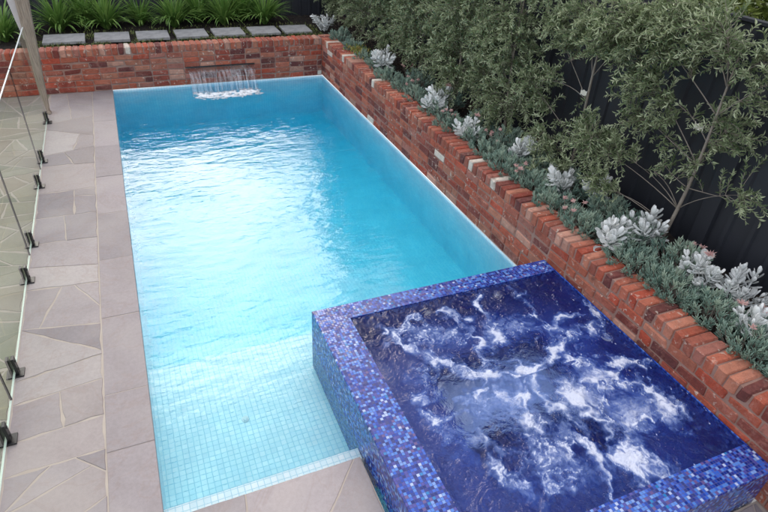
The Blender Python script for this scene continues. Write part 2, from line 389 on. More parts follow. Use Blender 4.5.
# coping: long sawn slabs along the left side and slabs at the near end
ys = [-4.2, -3.4, -2.6, -1.9, -1.1, -.35, .575, 1.065, 1.905, 2.745, 3.6, 4.45, 5.3, 6.15, 7.0, 7.405]
cop = [rect(-.28, .004, a, c) for a, c in zip(ys[:-1], ys[1:])]
slabs('pool_coping', cop, M_coping, [(.255, .224, .226), (.27, .237, .238), (.235, .208, .212)], gap=.0022, wob=0)
near = [rect(.006, SX - .03, -1.5, .004)]
cut_line(near, (.44, -.117), (.452, .007)); cut_line(near, (1.111, -.026), (.874, -.30))
cut_line(near, (.5, -.6), (1.0, -.75)); cut_line(near, (.01, -.7), (.43, -.65))
slabs('near_paving', near, M_coping, [(.28, .25, .25), (.30, .265, .262)], gap=.003, wob=.003)
slabs('near_terrace', crazy(.006, SX - .03, -4.2, -1.505, .2, 5) + crazy(SX - .025, 3.32, -4.2, SY0 - .02, .2, 6), M_coping, GREY, gap=.004)

# ---------------------------------------------------------------- pool shell
mb = MB(); ZS = -.40
prof = [(0, ZS), (1.47, ZS), (1.47, -.84), (1.92, -.84), (1.92, -1.15), (3.2, -1.25), (PY, -1.66)]
for (ya, za), (yb, zb) in zip(prof[:-1], prof[1:]): mb.add([(0,ya,za),(PX,ya,za),(PX,yb,zb),(0,yb,zb)], [(0,1,2,3)])
for xx in (0, PX):
    for (ya, za), (yb, zb) in zip(prof[:-1], prof[1:]):
        if yb - ya > .01: mb.add([(xx,ya,za),(xx,yb,zb),(xx,yb,-.001),(xx,ya,-.001)], [(0,1,2,3)])
mb.add([(0,PY,-1.66),(PX,PY,-1.66),(PX,PY,-.001),(0,PY,-.001)], [(0,1,2,3)])
mb.add([(0,0,ZS),(SX,0,ZS),(SX,0,-.03),(0,0,-.03)], [(0,1,2,3)])
mb.add([(0,.11,ZS),(SX-.002,.11,ZS),(SX-.002,.11,-.085),(0,.11,-.085),(0,.001,-.085),(SX-.002,.001,-.085)], [(0,1,2,3),(3,2,5,4)])
tag(mb.build('pool_basin', M_pool), kind='structure')
# fittings
def disc(name, x, y, z, r, mat, label, cat, ring=True):
    m = MB(); m.tube([(0,0,.001),(0,0,.012)], [r, r*.94], 28); m.tube([(0,0,.012),(0,0,.018)], [r*.62, r*.55], 24)
    o = m.build(name, mat); o.location = (x, y, z); return tag(o, label, cat)
disc('drain_cover', 1.99, 6.30, -1.50 - .066, .13, M_white, 'round white drain cover on the deep pool floor', 'drain cover')
disc('shelf_drain', .593, .767, ZS, .026, M_white, 'small white disc on the shallow tiled shelf', 'drain')
# pool water: L-shaped prism, a few mm into the tiled sides
e = .004; WZ = -.028
L = [(-e, -e), (SX + .01, -e), (SX + .01, SY1 - .01), (PX + e, SY1 - .01), (PX + e, PY + e), (-e, PY + e)]
bm = bmesh.new(); top = [bm.verts.new((x, y, WZ)) for x, y in L]; bot = [bm.verts.new((x, y, -1.9)) for x, y in L]
bm.faces.new(top); bm.faces.new(bot[::-1])
for i in range(6): bm.faces.new((bot[i], bot[(i+1) % 6], top[(i+1) % 6], top[i]))
bmesh.ops.recalc_face_normals(bm, faces=bm.faces); me = bpy.data.meshes.new('pool_water'); bm.to_mesh(me); bm.free(); me.materials.append(M_water)
tag(link(bpy.data.objects.new('pool_water', me)), kind='structure')

def vnoise(x, y, sc, seed, octv=4):
    r = np.zeros_like(x); amp = 1.; tot = 0.
    for o in range(octv):
        g2 = np.random.default_rng(seed + o).random((160, 160)); u = (x * sc * 2**o) % 159; v = (y * sc * 2**o) % 159
        i, j = np.floor(u).astype(int), np.floor(v).astype(int); fu, fv = u - i, v - j
        fu = fu*fu*(3-2*fu); fv = fv*fv*(3-2*fv); i2, j2 = (i+1) % 160, (j+1) % 160
        r += amp * ((g2[i,j]*(1-fu)+g2[i2,j]*fu)*(1-fv)+(g2[i,j2]*(1-fu)+g2[i2,j2]*fu)*fv); tot += amp; amp *= .5
    return r / tot

# ---------------------------------------------------------------- spa
IX0, IX1, IY0, IY1 = 1.45, 3.318, -.95, .942
spa = empty('spa_tub', (SX, SY0, 0), 'raised square spa clad in blue and purple mosaic tiles beside the brick wall', 'spa')
def world_part(o, root): o.location = -root.location; return o
mb = MB(); ZB = -.7; sx1 = 3.3285
mb.add([(SX,SY0,ZB),(sx1,SY0,ZB),(sx1,SY1,ZB),(SX,SY1,ZB),(SX,SY0,SZ),(sx1,SY0,SZ),(sx1,SY1,SZ),(SX,SY1,SZ)], [(0,1,5,4),(1,2,6,5),(2,3,7,6),(3,0,4,7)])
mb.add([(SX,SY0,SZ),(sx1,SY0,SZ),(sx1,SY1,SZ),(SX,SY1,SZ),(IX0,IY0,SZ),(IX1,IY0,SZ),(IX1,IY1,SZ),(IX0,IY1,SZ)], [(0,1,5,4),(1,2,6,5),(2,3,7,6),(3,0,4,7)])
bm = bmesh.new(); vv = [bm.verts.new(v) for v in mb.v]
for f in mb.f: bm.faces.new([vv[i] for i in f])
bmesh.ops.remove_doubles(bm, verts=bm.verts, dist=1e-4)
ed = [e2 for e2 in bm.edges if all(abs(v.co.z - SZ) < 1e-4 and (abs(v.co.x-SX) < 1e-3 or abs(v.co.x-sx1) < 1e-3) for v in e2.verts)]
bmesh.ops.bevel(bm, geom=ed, offset=.006, segments=2, affect='EDGES', profile=.5)
me = bpy.data.meshes.new('tiled_shell'); bm.to_mesh(me); bm.free(); me.materials.append(M_spa)
world_part(link(bpy.data.objects.new('tiled_shell', me), spa), spa)
mb = MB(); bz, fz, bw = -.12, -.6, .42
a = [(IX0,IY0),(IX1,IY0),(IX1,IY1),(IX0,IY1)]; c = [(IX0+bw,IY0+bw),(IX1-bw,IY0+bw),(IX1-bw,IY1-bw),(IX0+bw,IY1-bw)]
vs = [(*p, SZ) for p in a] + [(*p, bz) for p in a] + [(*p, bz) for p in c] + [(*p, fz) for p in c]
mb.add(vs, [(k*4+i, k*4+(i+1) % 4, k*4+4+(i+1) % 4, k*4+4+i) for k in range(3) for i in range(4)] + [(12,13,14,15)])
world_part(mb.build('interior_seat', M_spain, spa), spa)
for jx, jy in ((1.46, .45), (1.46, -.35), (2.1, .935), (2.75, .935), (3.30, .2), (3.30, -.5)):
    m = MB(); ax = 0 if jx < 1.5 or jx > 3.2 else 1; s = 1 if jx < 1.5 else -1
    p0 = Vector((jx, jy, .10)); q0 = p0 + (Vector((s*.02,0,0)) if ax == 0 else Vector((0,-.02,0)))
    m.tube([p0, q0], [.035, .028], 16); world_part(m.build('jet_nozzle', M_white, spa), spa)

# spa water with foam streaks: mask follows the flow of the six jets
VEINS = [[(2.209,.836),(2.238,.382),(2.267,.153),(1.895,-.135)],[(2.865,.773),(2.779,.48),(2.784,.329)],[(1.866,.383),(2.008,.164),(2.208,.011)],
 [(1.602,-.129),(1.862,-.087),(2.205,-.141),(2.216,-.523),(2.064,-.762)],[(2.585,-.127),(2.579,-.39),(2.553,-.651),(2.576,-.902)],
 [(2.769,-.029),(2.926,-.232),(3.075,-.425),(2.994,-.544)],[(2.787,-.503),(3.19,-.635)],[(1.767,-.446),(1.857,-.737)],
 [(2.441,.006),(2.387,-.209),(2.421,-.503)],[(1.688,.625),(1.838,.267)],[(2.784,.329),(3.251,.418),(3.148,.199)],
 [(2.251,.076),(2.597,.076),(3.116,.162)],[(3.023,-.122),(3.193,-.226),(3.131,-.406)],[(2.5,.85),(2.45,.6),(2.35,.35)],[(1.6,.75),(1.9,.72),(2.2,.8)],
 [(1.55,.1),(1.66,-.02),(1.63,-.2)],[(2.2,-.4),(2.38,-.62),(2.3,-.9)],[(2.75,-.55),(2.68,-.75),(2.75,-.93)]]
BLOBS = [(1.993,.562,.20,.9),(1.645,.257,.17,.7),(2.528,.444,.19,.8),(1.678,-.256,.15,.6),(2.096,-.348,.14,.5),(2.091,-.569,.15,.6),(2.752,-.267,.22,.95),
         (2.813,-.512,.15,.8),(2.875,.248,.20,.5),(2.195,-.669,.15,.55),(2.586,-.757,.13,.45),(1.86,.30,.14,.5),(2.30,.0,.16,.4),(1.95,-.15,.2,.55),(2.45,-.4,.2,.35)]
n = 300; wx0, wx1, wy0, wy1 = IX0 - .003, IX1 + .003, IY0 - .003, IY1 + .003
X, Y = np.meshgrid(np.linspace(wx0, wx1, n), np.linspace(wy0, wy1, n))
xw = X + .34 * (vnoise(X, Y, 4, 1) - .5) + .13 * (vnoise(X, Y, 17, 9, 3) - .5); yw = Y + .34 * (vnoise(X, Y, 4, 20) - .5) + .13 * (vnoise(X, Y, 17, 30, 3) - .5)
f = np.zeros_like(X)
brk = vnoise(X, Y, 7, 91, 3)
for vi, V in enumerate(VEINS):
    for off in (-.035, 0, .03):                     # strands that split and rejoin
        ox = xw + off * (vnoise(X, Y, 5, 200 + vi, 2) - .3) * 2; oy = yw + off * (vnoise(X, Y, 5, 230 + vi, 2) - .3) * 2
        for p, q in zip(V[:-1], V[1:]):
            p, q = np.array(p), np.array(q); d = q - p; t = np.clip(((ox-p[0])*d[0]+(oy-p[1])*d[1])/(d@d), 0, 1)
            r = np.hypot(ox - p[0] - t*d[0], oy - p[1] - t*d[1]); wd = .008 + .028 * vnoise(X, Y, 8, 77 + vi)**1.5
            f = np.maximum(f, np.clip(brk*1.6 - .25, .05, 1) * (.85 * np.exp(-(r / wd)) + .34 * np.exp(-(r / .085)**2)))
soft = np.zeros_like(X); sx_, sy_ = X + .12*(vnoise(X, Y, 5, 301, 3) - .5), Y + .12*(vnoise(X, Y, 5, 302, 3) - .5)
for bx, by, br, ba in BLOBS:
    dx, dy = sx_ - bx, sy_ - by; an = .6 + bx; u = dx*math.cos(an) + dy*math.sin(an); v = -dx*math.sin(an) + dy*math.cos(an)
    soft = 1 - (1 - soft) * (1 - np.clip(ba * np.exp(-((u/(br*1.05))**2 + (v/(br*.7))**2)), 0, 1))
wisp = vnoise(xw*1.6 + yw, yw*1.2 - xw*.5, 11, 5, 4)
f = 1 - (1 - np.clip(f, 0, 1)) * (1 - np.clip(soft * (.12 + .92 * wisp), 0, 1))
ridge = np.abs(vnoise(xw, yw, 7, 50, 4) - .5); f = np.clip(f + .62 * np.exp(-(ridge / .011)) * np.clip(f * 2.4 + .12, 0, 1), 0, 1)
dark = np.clip((vnoise(xw + 3, yw + 3, 8, 60, 3) - .56) * 9, 0, 1); f *= 1 - .75 * dark * (1 - soft * .8)
f = np.clip(f + .10 * np.clip((.2 - Y), 0, 1), 0, 1)
f = np.clip((f - .05) * 1.22, 0, 1); sp = np.random.default_rng(3).random((n, n)) > .9985; f[sp & (X > 2.6)] = 1.; f[np.roll(sp, 1, 0) & (X > 2.6)] = .8
H = .296 + .010 * (vnoise(X, Y, 5, 60, 4) - .5) * 2 + .012 * f * vnoise(X, Y, 20, 70, 3)
edge = np.minimum.reduce([X - wx0, wx1 - X, Y - wy0, wy1 - Y]); H = np.where(edge < .03, .295, H)
V = np.stack([X, Y, H], -1).reshape(-1, 3); idx = np.arange(n*n).reshape(n, n)
F = np.stack([idx[:-1,:-1], idx[:-1,1:], idx[1:,1:], idx[1:,:-1]], -1).reshape(-1, 4)
rim = np.concatenate([idx[0,:], idx[1:,-1], idx[-1,-2::-1], idx[-2:0:-1,0]]); m = len(rim)
Vb = V[rim].copy(); Vb[:, 2] = -.62; nb = len(V); V2 = np.concatenate([V, Vb])
S = np.stack([rim, nb + np.arange(m), nb + (np.arange(m)+1) % m, np.roll(rim, -1)], -1)
faces = [tuple(q) for q in np.concatenate([F, S])] + [tuple(nb + np.arange(m))[::-1]]
o = mesh_obj('spa_water', V2, faces, M_spawater, smooth=True, attrs={'foam': ('POINT', 'FLOAT', np.concatenate([f.ravel(), np.zeros(m)]))})
tag(o, kind='structure')

# ---------------------------------------------------------------- brick walls
def brick_tpl():
    bm = bmesh.new(); bmesh.ops.create_cube(bm, size=1); bm.verts.ensure_lookup_table()
    v = np.array([x.co[:] for x in bm.verts]); bm.free(); return v
REDS = [(.31, .075, .042), (.25, .055, .036), (.36, .105, .062), (.17, .042, .032), (.38, .15, .095), (.28, .085, .056), (.34, .08, .045), (.42, .22, .16), (.12, .036, .032), (.31, .12, .09), (.35, .065, .035), (.36, .12, .075)]
def brick(mb, c, s, col, jit=.0048):
    """one worn brick: bevelled box with jittered corners"""
    hx, hy, hz = [k / 2 for k in s]; bv = .0055 + random.random() * .004; cj = {}
    vs = []; ids = {}
    for sx in (-1, 1):
        for sy in (-1, 1):
            for sz in (-1, 1):
                j = [random.uniform(-jit, jit) for _ in range(3)]; j[0 if (s[0] < s[1]) == (max(s) < .231) else 1] *= .25; bb = bv * random.choice((.7, 1, 1, 1.3, 2.2))
                for ax in range(3):
                    p = [sx*hx + j[0], sy*hy + j[1], sz*hz + j[2]]
                    for k, sg in enumerate((sx, sy, sz)):
                        if k != ax: p[k] -= sg * bb
                    ids[(sx, sy, sz, ax)] = len(vs); vs.append((c[0]+p[0], c[1]+p[1], c[2]+p[2]))
    fs = []
    for ax in range(3):
        o1, o2 = [k for k in range(3) if k != ax]
        for s in (-1, 1):
            q = []
            for a1, a2 in ((-1,-1),(1,-1),(1,1),(-1,1)):
                k = [0,0,0]; k[ax] = s; k[o1] = a1; k[o2] = a2; q.append(ids[(*k, ax)])
            fs.append(tuple(q))
        for a1 in (-1, 1):
            for a2 in (-1, 1):
                k1 = [0,0,0]; k2 = [0,0,0]; k1[ax] = -1; k2[ax] = 1
                for k in (k1, k2): k[o1] = a1; k[o2] = a2
                fs.append((ids[(*k1, o1)], ids[(*k2, o1)], ids[(*k2, o2)], ids[(*k1, o2)]))
    for sx in (-1, 1):
        for sy in (-1, 1):
            for sz in (-1, 1): fs.append(tuple(ids[(sx, sy, sz, a)] for a in range(3)))
    mb.add(vs, fs, col)
def bcol(pw=.05):
    if random.random() < pw * .6: return (.60, .53, .45)
    c = random.choice(REDS); k = random.uniform(.85, 1.15); return tuple(x * k for x in c)
def fixn(o):
    bm = bmesh.new(); bm.from_mesh(o.data); bmesh.ops.recalc_face_normals(bm, faces=bm.faces); bm.to_mesh(o.data); bm.free(); return o
def wall(label, axis, face, a0, a1, name='brick_wall'):
    """axis 'y': runs along y with its face at x=face looking to -x; axis 'x': runs along x, face at y=face looking to -y"""
    root = empty(name, (face, a0, 0) if axis == 'y' else (a0, face, 0), label, 'brick wall')
    P = (lambda a, d, z: (face + d, a, z)) if axis == 'y' else (lambda a, d, z: (a, face + d, z))
    S = (lambda l, d, h: (d, l, h)) if axis == 'y' else (lambda l, d, h: (l, d, h))
    mb = MB(); ch = .0855
    for k in range(6):
        a = a0 - (k % 2) * .12
        while a < a1:
            l = .230
            if random.random() < .10: l = .11
            aa, bb = max(a, a0 + .004), min(a + l, a1 - .004)
            if bb - aa > .03: brick(mb, P((aa + bb) / 2, .055 + random.uniform(-.003, .003), k*ch + .043), S(bb - aa, .11, .075), bcol(.035))
            a += l + .0105
    world_part(fixn(mb.build('brick_courses', M_brick, root)), root)
    mb = MB(); a = a0
    while a < a1 - .05:
        brick(mb, P(a + .040, .115 + random.uniform(-.004, .004), 6*ch + .0535 + random.uniform(-.002, .002)), S(.0745, .232, .106), bcol(.05), .0035); a += .0862
    world_part(fixn(mb.build('header_course', M_brick, root)), root)
    mb = MB(); p, q = P(a0, .0085, .001), P(a1, .221, 6*ch + .095); mb.box(p, q)
    world_part(mb.build('mortar', M_mortar, root), root); return root
random.seed(5); wall('long red recycled brick retaining wall along the right side of the pool', 'y', PX, -4.2, 7.62)
random.seed(6); wall('red recycled brick retaining wall with water spout at the far end of the pool', 'x', PY, -3.0, PX - .002)

# ---------------------------------------------------------------- waterfall
wf = empty('waterfall_spout', (1.64, PY, .26), 'wide sheet of water falling from a slot in the far brick wall', 'waterfall')
mb = MB(); mb.box((1.10, PY - .022, .268), (2.18, PY - .0035, .282)); world_part(mb.build('spout_lip', M_black, wf, bevel=.002), wf)
vs, fs = [], []; nx, nz = 90, 16
for j in range(nz + 1):
    t = j / nz; yy = PY - .012 - .36 * t; zz = .266 - .30 * t**2 - .012 * t
    for i in range(nx + 1):
        x = 1.12 + 1.04 * i / nx + .012 * math.sin(i * 1.7 + j * .3) * t; x = 1.64 + (x - 1.64) * (1 - .03 * t)
        vs.append((x, yy + .016 * (t + .2) * math.sin(i * .9 + 1.3 * math.sin(i * .31)) , zz))
for j in range(nz):
    for i in range(nx):
        p = j * (nx + 1) + i; fs.append((p, p + 1, p + nx + 2, p + nx + 1))
o = mesh_obj('water_sheet', vs, fs, M_fall, wf, smooth=True); world_part(o, wf)
s = o.modifiers.new('solid', 'SOLIDIFY'); s.thickness = .004
nx, ny = 260, 90; X, Y = np.meshgrid(np.linspace(.98, 2.34, nx), np.linspace(6.62, 7.16, ny))   # froth where the sheet lands: one lumpy skin, mostly under the surface
cl = 7.0 + .03*np.sin(X*7) - .05*vnoise(X, Y, 5, 41, 2); am = np.exp(-((Y - cl + .06)/(.13 + .06*vnoise(X, Y, 4, 43, 2)))**2)*(1/(1+np.exp((np.abs(X-1.66)-.52)*22)))
wx_, wy_ = X + .06*vnoise(X, Y, 14, 48, 2), Y + .06*vnoise(X, Y, 14, 49, 2)
H = WZ - .016 + .060*am*(vnoise(wx_, wy_*1.5, 20, 44, 4) - .16) + .006*(vnoise(X, Y, 40, 45, 3) - .5)
idx = np.arange(nx*ny).reshape(ny, nx); F = np.stack([idx[:-1,:-1], idx[:-1,1:], idx[1:,1:], idx[1:,:-1]], -1).reshape(-1, 4)
Hv = H.ravel(); F = F[(Hv[F] > WZ - .006).any(1)]; used = np.unique(F); mp = np.zeros(nx*ny, int); mp[used] = np.arange(len(used))
world_part(mesh_obj('froth', np.stack([X.ravel(), Y.ravel(), Hv], -1)[used], mp[F], M_froth, wf, smooth=True), wf)

# ---------------------------------------------------------------- garden beds
n = 90
def bed(name, x0, x1, y0, y1, nx, ny, z0):
    X, Y = np.meshgrid(np.linspace(x0, x1, nx), np.linspace(y0, y1, ny)); Z = z0 + .06 * (vnoise(X + 5, Y + 8, 5, 3) - .5) + .03 * (vnoise(X + 5, Y + 8, 26, 5, 2) - .5)
    idx = np.arange(nx*ny).reshape(ny, nx)
    F = np.stack([idx[:-1,:-1], idx[:-1,1:], idx[1:,1:], idx[1:,:-1]], -1).reshape(-1, 4)
    return tag(mesh_obj(name, np.stack([X, Y, Z], -1).reshape(-1, 3), F, M_soil, smooth=True), kind='structure')
bed('garden_bed', PX + .215, 4.6, -4.2, 9.5, 60, 400, .52); bed('garden_bed', -3., PX + .215, PY + .215, 9.5, 240, 90, .53)

def fence(name, label, p0, p1, ztop, zb, face):
    root = empty(name, (*p0, zb), label, 'fence'); p0, p1 = np.array(p0), np.array(p1); Ld = np.hypot(*(p1-p0)); d = (p1-p0)/Ld; nn = np.array(face, float)
    a = 0.; k = 0
    while a < Ld - .1:
        wd = min(2.35, Ld - a); vs, fs = [], []; t = 0.; prof = []
        while t < wd - .001:                       # wide flat boards with a proud rib between them
            for du, h in ((0, 0), (.012, .022), (.045, .022), (.057, 0)): prof.append((t + du, h))
            t += .196
        prof = [(u, h) for u, h in prof if u < wd - .03] + [(wd - .03, 0)]
        for u, h in prof:
            q = p0 + d * (a + u) + nn * h
            vs += [(*q, zb), (*q, ztop), (*(p0 + d*(a+u) - nn*.01), ztop), (*(p0 + d*(a+u) - nn*.01), zb)]
        for i in range(len(prof) - 1):
            A = i*4; Bq = A + 4; fs += [(A, Bq, Bq+1, A+1), (A+1, Bq+1, Bq+2, A+2), (A+2, Bq+2, Bq+3, A+3)]
        o = mesh_obj('fence_panel', vs, fs, M_fence, root); world_part(o, root)
        mb = MB(); q = p0 + d*a; r = q + d*.06; c = np.array([min(q[0], r[0]), min(q[1], r[1])]); e2 = np.array([max(q[0], r[0]), max(q[1], r[1])])
        lo = np.minimum(c, c + nn*.035) - np.abs(nn)*.015; hi = np.maximum(e2, e2 + nn*.035) + np.abs(nn)*.003
        mb.box((*(lo - np.abs(d)*.075), zb), (*(hi), ztop + .03)); world_part(mb.build('fence_post', M_fence, root, bevel=.003), root)
        a += 2.38; k += 1
    mb = MB(); lo = np.minimum(p0, p1) - np.abs(nn)*.028; hi = np.maximum(p0, p1) + np.abs(nn)*.028; mb.box((*lo, ztop + .002), (*hi, ztop + .028))
    world_part(mb.build('top_rail', M_fence, root, bevel=.003), root)
fence('metal_fence', 'tall charcoal ribbed fence behind the shrubs on the right', (4.42, -4.2), (4.42, 9.4), 2.30, .35, (-1, 0))
fence('metal_fence', 'dark ribbed fence at the far end behind the strap leaf clumps', (-3.0, 9.45), (4.38, 9.45), 1.95, .35, (0, -1))

# ---------------------------------------------------------------- plants
def instance(tv, tf, org, dirs, ups, sc, var):
    """stack copies of a template (x across, y up the leaf, z normal) as one mesh's arrays"""
    d = dirs / np.linalg.norm(dirs, axis=1, keepdims=True); s = np.cross(d, ups).astype(float); s /= np.maximum(np.linalg.norm(s, axis=1, keepdims=True), 1e-6); u = np.cross(s, d)
    sc = np.asarray(sc); sc = sc[:, None] * np.ones(3) if sc.ndim == 1 else sc
    v = org[:, None] + (tv[None, :, 0:1]*sc[:, None, 0:1])*s[:, None] + (tv[None, :, 1:2]*sc[:, None, 1:2])*d[:, None] + (tv[None, :, 2:3]*sc[:, None, 2:3])*u[:, None]
    k = len(tv); nI = len(org); f = (np.asarray(tf)[None] + (np.arange(nI)*k)[:, None, None]).reshape(-1, np.asarray(tf).shape[1])
    return v.reshape(-1, 3), f, np.repeat(var, k)
def leaves(name, tpl, org, dirs, ups, sc, var, mat, parent=None, smooth=False):
    v, f, a = instance(tpl[0], tpl[1], org, dirs, ups, sc, var)
    return mesh_obj(name, v, f, mat, parent, smooth, {'var': ('POINT', 'FLOAT', a)})
T_leaf = (np.array([(0,0,0),(-.5,.35,.12),(-.38,.7,.10),(0,1,-.08),(.38,.7,.10),(.5,.35,.12),(0,.5,0)]), np.array([(0,6,1,1),(1,6,2,2),(2,6,3,3),(3,6,4,4),(4,6,5,5),(5,6,0,0)])[:, :3])
def finger_tpl():
    v = []; 
    for h, r in ((0,.30),(.35,.5),(.75,.42)):
        for k in range(4): v.append((r*math.cos(k*math.pi/2+.4), h, r*math.sin(k*math.pi/2+.4)))
    v.append((0,1,0)); f = []
    for a in range(2):
        for k in range(4): p, q = a*4+k, a*4+(k+1) % 4; f += [(p,q,q+4),(p,q+4,p+4)]
    f += [(8+k, 8+(k+1) % 4, 12) for k in range(4)]; return np.array(v), np.array(f)
T_finger = finger_tpl()
def paddle_tpl():
    rows = [(0,.10,0),(.2,.16,-.02),(.42,.34,-.04),(.65,.50,-.02),(.85,.42,.04),(1.,.16,.12)]; v = []
    for y, wd, z in rows: v += [(-wd, y, z+.10*wd*2), (-wd*.5, y, z), (0, y, z-.03), (wd*.5, y, z), (wd, y, z+.10*wd*2)]
    nv = len(v); v += [(x*.97, y, z-.022) for x, y, z in v]; f = []
    for r in range(len(rows)-1):
        for k in range(4):
            p = r*5+k; f.append((p,p+1,p+6,p+5)); p += nv; f.append((p,p+5,p+6,p+1))
        for k in (0, 4): p = r*5+k; f.append((p,p+5,p+5+nv,p+nv))
    for k in range(4): p = (len(rows)-1)*5+k; f.append((p,p+1,p+1+nv,p+nv))
    return np.array(v), np.array(f)
T_paddle = paddle_tpl()
UP = np.array([0, 0, 1.])

def shrub(label, base, height, lean, blobs, ntwig, seed, group=None, lsize=.044, bare=0., mat=None):
    """slender garden tree: trunk, limbs and twigs, narrow leaves set along every twig. blobs: (dx,dy,z,rx,ry,rz,weight)"""
    r = np.random.default_rng(seed); base = np.array(base, float)
    root = empty('narrow_leaf_shrub', base, label, 'shrub', group)
    tr = MB(); K = 9; tp = [np.array([lean[0]*t + .03*math.sin(5*t+seed), lean[1]*t + .03*math.cos(4*t+seed), height*t]) for t in np.linspace(0, 1, K)]
    tr.tube(tp, [.016*(1-.75*t)+.002 for t in np.linspace(0, 1, K)], 7); tr.build('trunk', M_bark, root, smooth=True)
    W = np.array([q[6] for q in blobs], float); W /= W.sum(); tw = MB(); org, dr, up_, sc, va = [], [], [], [], []
    limbs = []
    for q in blobs:
        for _ in range(2):
            e_ = np.array([q[0], q[1], q[2]]) + r.normal(0, .35, 3) * np.array(q[3:6]); t0 = np.clip(e_[2]/height*r.uniform(.68, .95), .1, .97); s_ = tp[int(t0*(K-1))]
            m_ = (s_ + e_)/2 + np.array([0, 0, .05]) + r.normal(0, .03, 3); pts = [(1-t)**2*s_ + 2*t*(1-t)*m_ + t*t*e_ for t in np.linspace(0, 1, 7)]
            tw.tube(pts, [.0048*(1-t*.7) for t in np.linspace(0, 1, 7)], 4); limbs += pts[2:]
    limbs = np.array(limbs + tp[2:])
    for _ in range(int(ntwig*1.45)):
        q = blobs[r.choice(len(blobs), p=W)]; dd = r.normal(0, 1, 3); dd /= np.linalg.norm(dd); rad = r.uniform(.25, 1)**.45
        tip = np.array([q[0], q[1], q[2]]) + dd*rad*np.array(q[3:6])*(1+.35*math.sin(9*dd[0]+seed)*math.sin(7*dd[2]+5*dd[1]))
        dist = np.linalg.norm(limbs - tip, axis=1); s_ = limbs[np.argmin(dist + r.uniform(0, .12, len(dist)))]
        dv_ = tip - s_; Ln = np.linalg.norm(dv_)
        if Ln < .05: continue
        m_ = (s_ + tip)/2 + np.array([0, 0, .20*Ln]) + r.normal(0, .12*Ln, 3); pts = np.array([(1-t)**2*s_ + 2*t*(1-t)*m_ + t*t*tip for t in np.linspace(0, 1, 6)])
        tw.tube(pts, [.0026, .0022, .002, .0016, .0012, .0008], 3, cap=False)
        ll = min(Ln, r.uniform(.14, .30)); nl = int(ll / .0085); tone = r.normal(.45, .22)
        for i in range(nl):
            t = 1 - (ll/Ln)*(i/nl); t = max(t, .02); p = (1-t)**2*s_ + 2*t*(1-t)*m_ + t*t*tip; tg = 2*(1-t)*(m_-s_) + 2*t*(tip-m_); tg /= np.linalg.norm(tg)
            rv = r.normal(0, 1, 3); rv -= rv@tg*tg; rv /= np.linalg.norm(rv) + 1e-6
            dl = tg*r.uniform(.35, 1.) + rv*r.uniform(.5, .9) + np.array([0, 0, .15]); org.append(p); dr.append(dl); up_.append(tg + .4*r.normal(0, 1, 3) + .5*UP)
            L_ = lsize*r.uniform(.65, 1.25); sc.append((L_*.21, L_, L_)); va.append(np.clip(tone + r.normal(0, .16) + (.30 if i < 5 else 0), 0, 1))
    tw.build('branches', M_bark, root, smooth=True)
    leaves('foliage', T_leaf, np.array(org), np.array(dr), np.array(up_), np.array(sc), np.array(va), mat or M_olive, root)
    return root

G_SH = 'narrow leaf shrubs planted along the dark fence'
# two young, open trees in front of the bare fence, then the thick ones further along
shrub('young open shrub on a bare slender trunk nearest the camera, by the right edge', (4.12, .66, .52), 1.62, (-.02, -.05),
      [(-.10,.35,1.72,.32,.50,.26,7),(.0,-.22,1.62,.22,.28,.22,1.8),(-.15,.52,1.15,.24,.34,.28,3.2),(-.1,.75,1.5,.22,.3,.25,2),(.05,-.14,1.15,.2,.32,.25,1.6),(-.05,.1,.75,.16,.2,.18,.8),(-.1,.62,.75,.18,.18,.2,1.1),(-.3,.55,.45,.15,.2,.2,1.1),(-.05,-.5,.75,.12,.25,.14,.35)],
      640, 101, G_SH)
shrub('young open shrub with a pale tag on its trunk, second from the near end', (4.12, 1.95, .52), 1.75, (-.03, -.08),
      [(-.15,-.25,1.55,.32,.42,.30,5),(-.1,.35,1.45,.25,.32,.3,3),(-.15,.55,.85,.25,.28,.3,2),(-.2,.2,.45,.22,.3,.2,1.0),(-.2,-.35,.62,.22,.3,.28,2.0),(-.25,.0,.25,.18,.3,.2,1.2)], 560, 102, G_SH)
SPOTS = [(4.08, 3.05, 'bushy grey green shrub just past the two open ones along the fence', 103, 1.75),
         (4.05, 4.05, 'dense shrub behind the middle of the long wall, third bushy one from the far corner', 104, 1.9),
         (4.02, 5.05, 'dense twiggy shrub, the second bushy one before the far corner shrub', 105, 1.9),
         (4.05, 6.1, 'dense shrub with pale leaf tips next to the far corner shrub', 106, 1.8),
         (4.0, 7.3, 'dark dense shrub standing in the far right corner of the garden', 107, 1.7),
         (4.0, 8.5, 'rear shrub against the far fence behind the corner shrub', 108, 1.7)]
for x, y, lb, sd_, hh in SPOTS:
    shrub(lb, (x, y, .52), hh, (.0, .03), [(-.08,0,.55,.36,.55,.42,3),(-.08,.1,1.15,.38,.55,.42,4),(-.02,-.1,1.75,.34,.55,.36,3),(-.12,.35,.9,.28,.35,.5,2),(.0,-.3,2.05,.25,.35,.25,1)], 620, sd_, G_SH)

M_lime = leafmat('lime_green_leaf', (.10, .15, .03), (.20, .26, .05), (.32, .38, .10), sss=.25)
for x, y, sd_, lb in ((5.5, .1, 121, 'lime green shrub showing over the fence top at the upper right corner'), (5.6, 1.9, 122, 'lime green shrub beyond the fence, behind the second open shrub'), (5.5, 3.9, 123, 'lime green shrub beyond the fence, behind the first bushy shrub')):
    shrub(lb, (x, y, -.06), 2.5, (.0, .03), [(0,0,2.3,.6,.8,.5,3),(0,.3,1.6,.6,.9,.6,3),(0,-.3,2.7,.5,.6,.4,2)], 420, sd_, 'shrubs beyond the charcoal fence', lsize=.085, mat=M_lime)

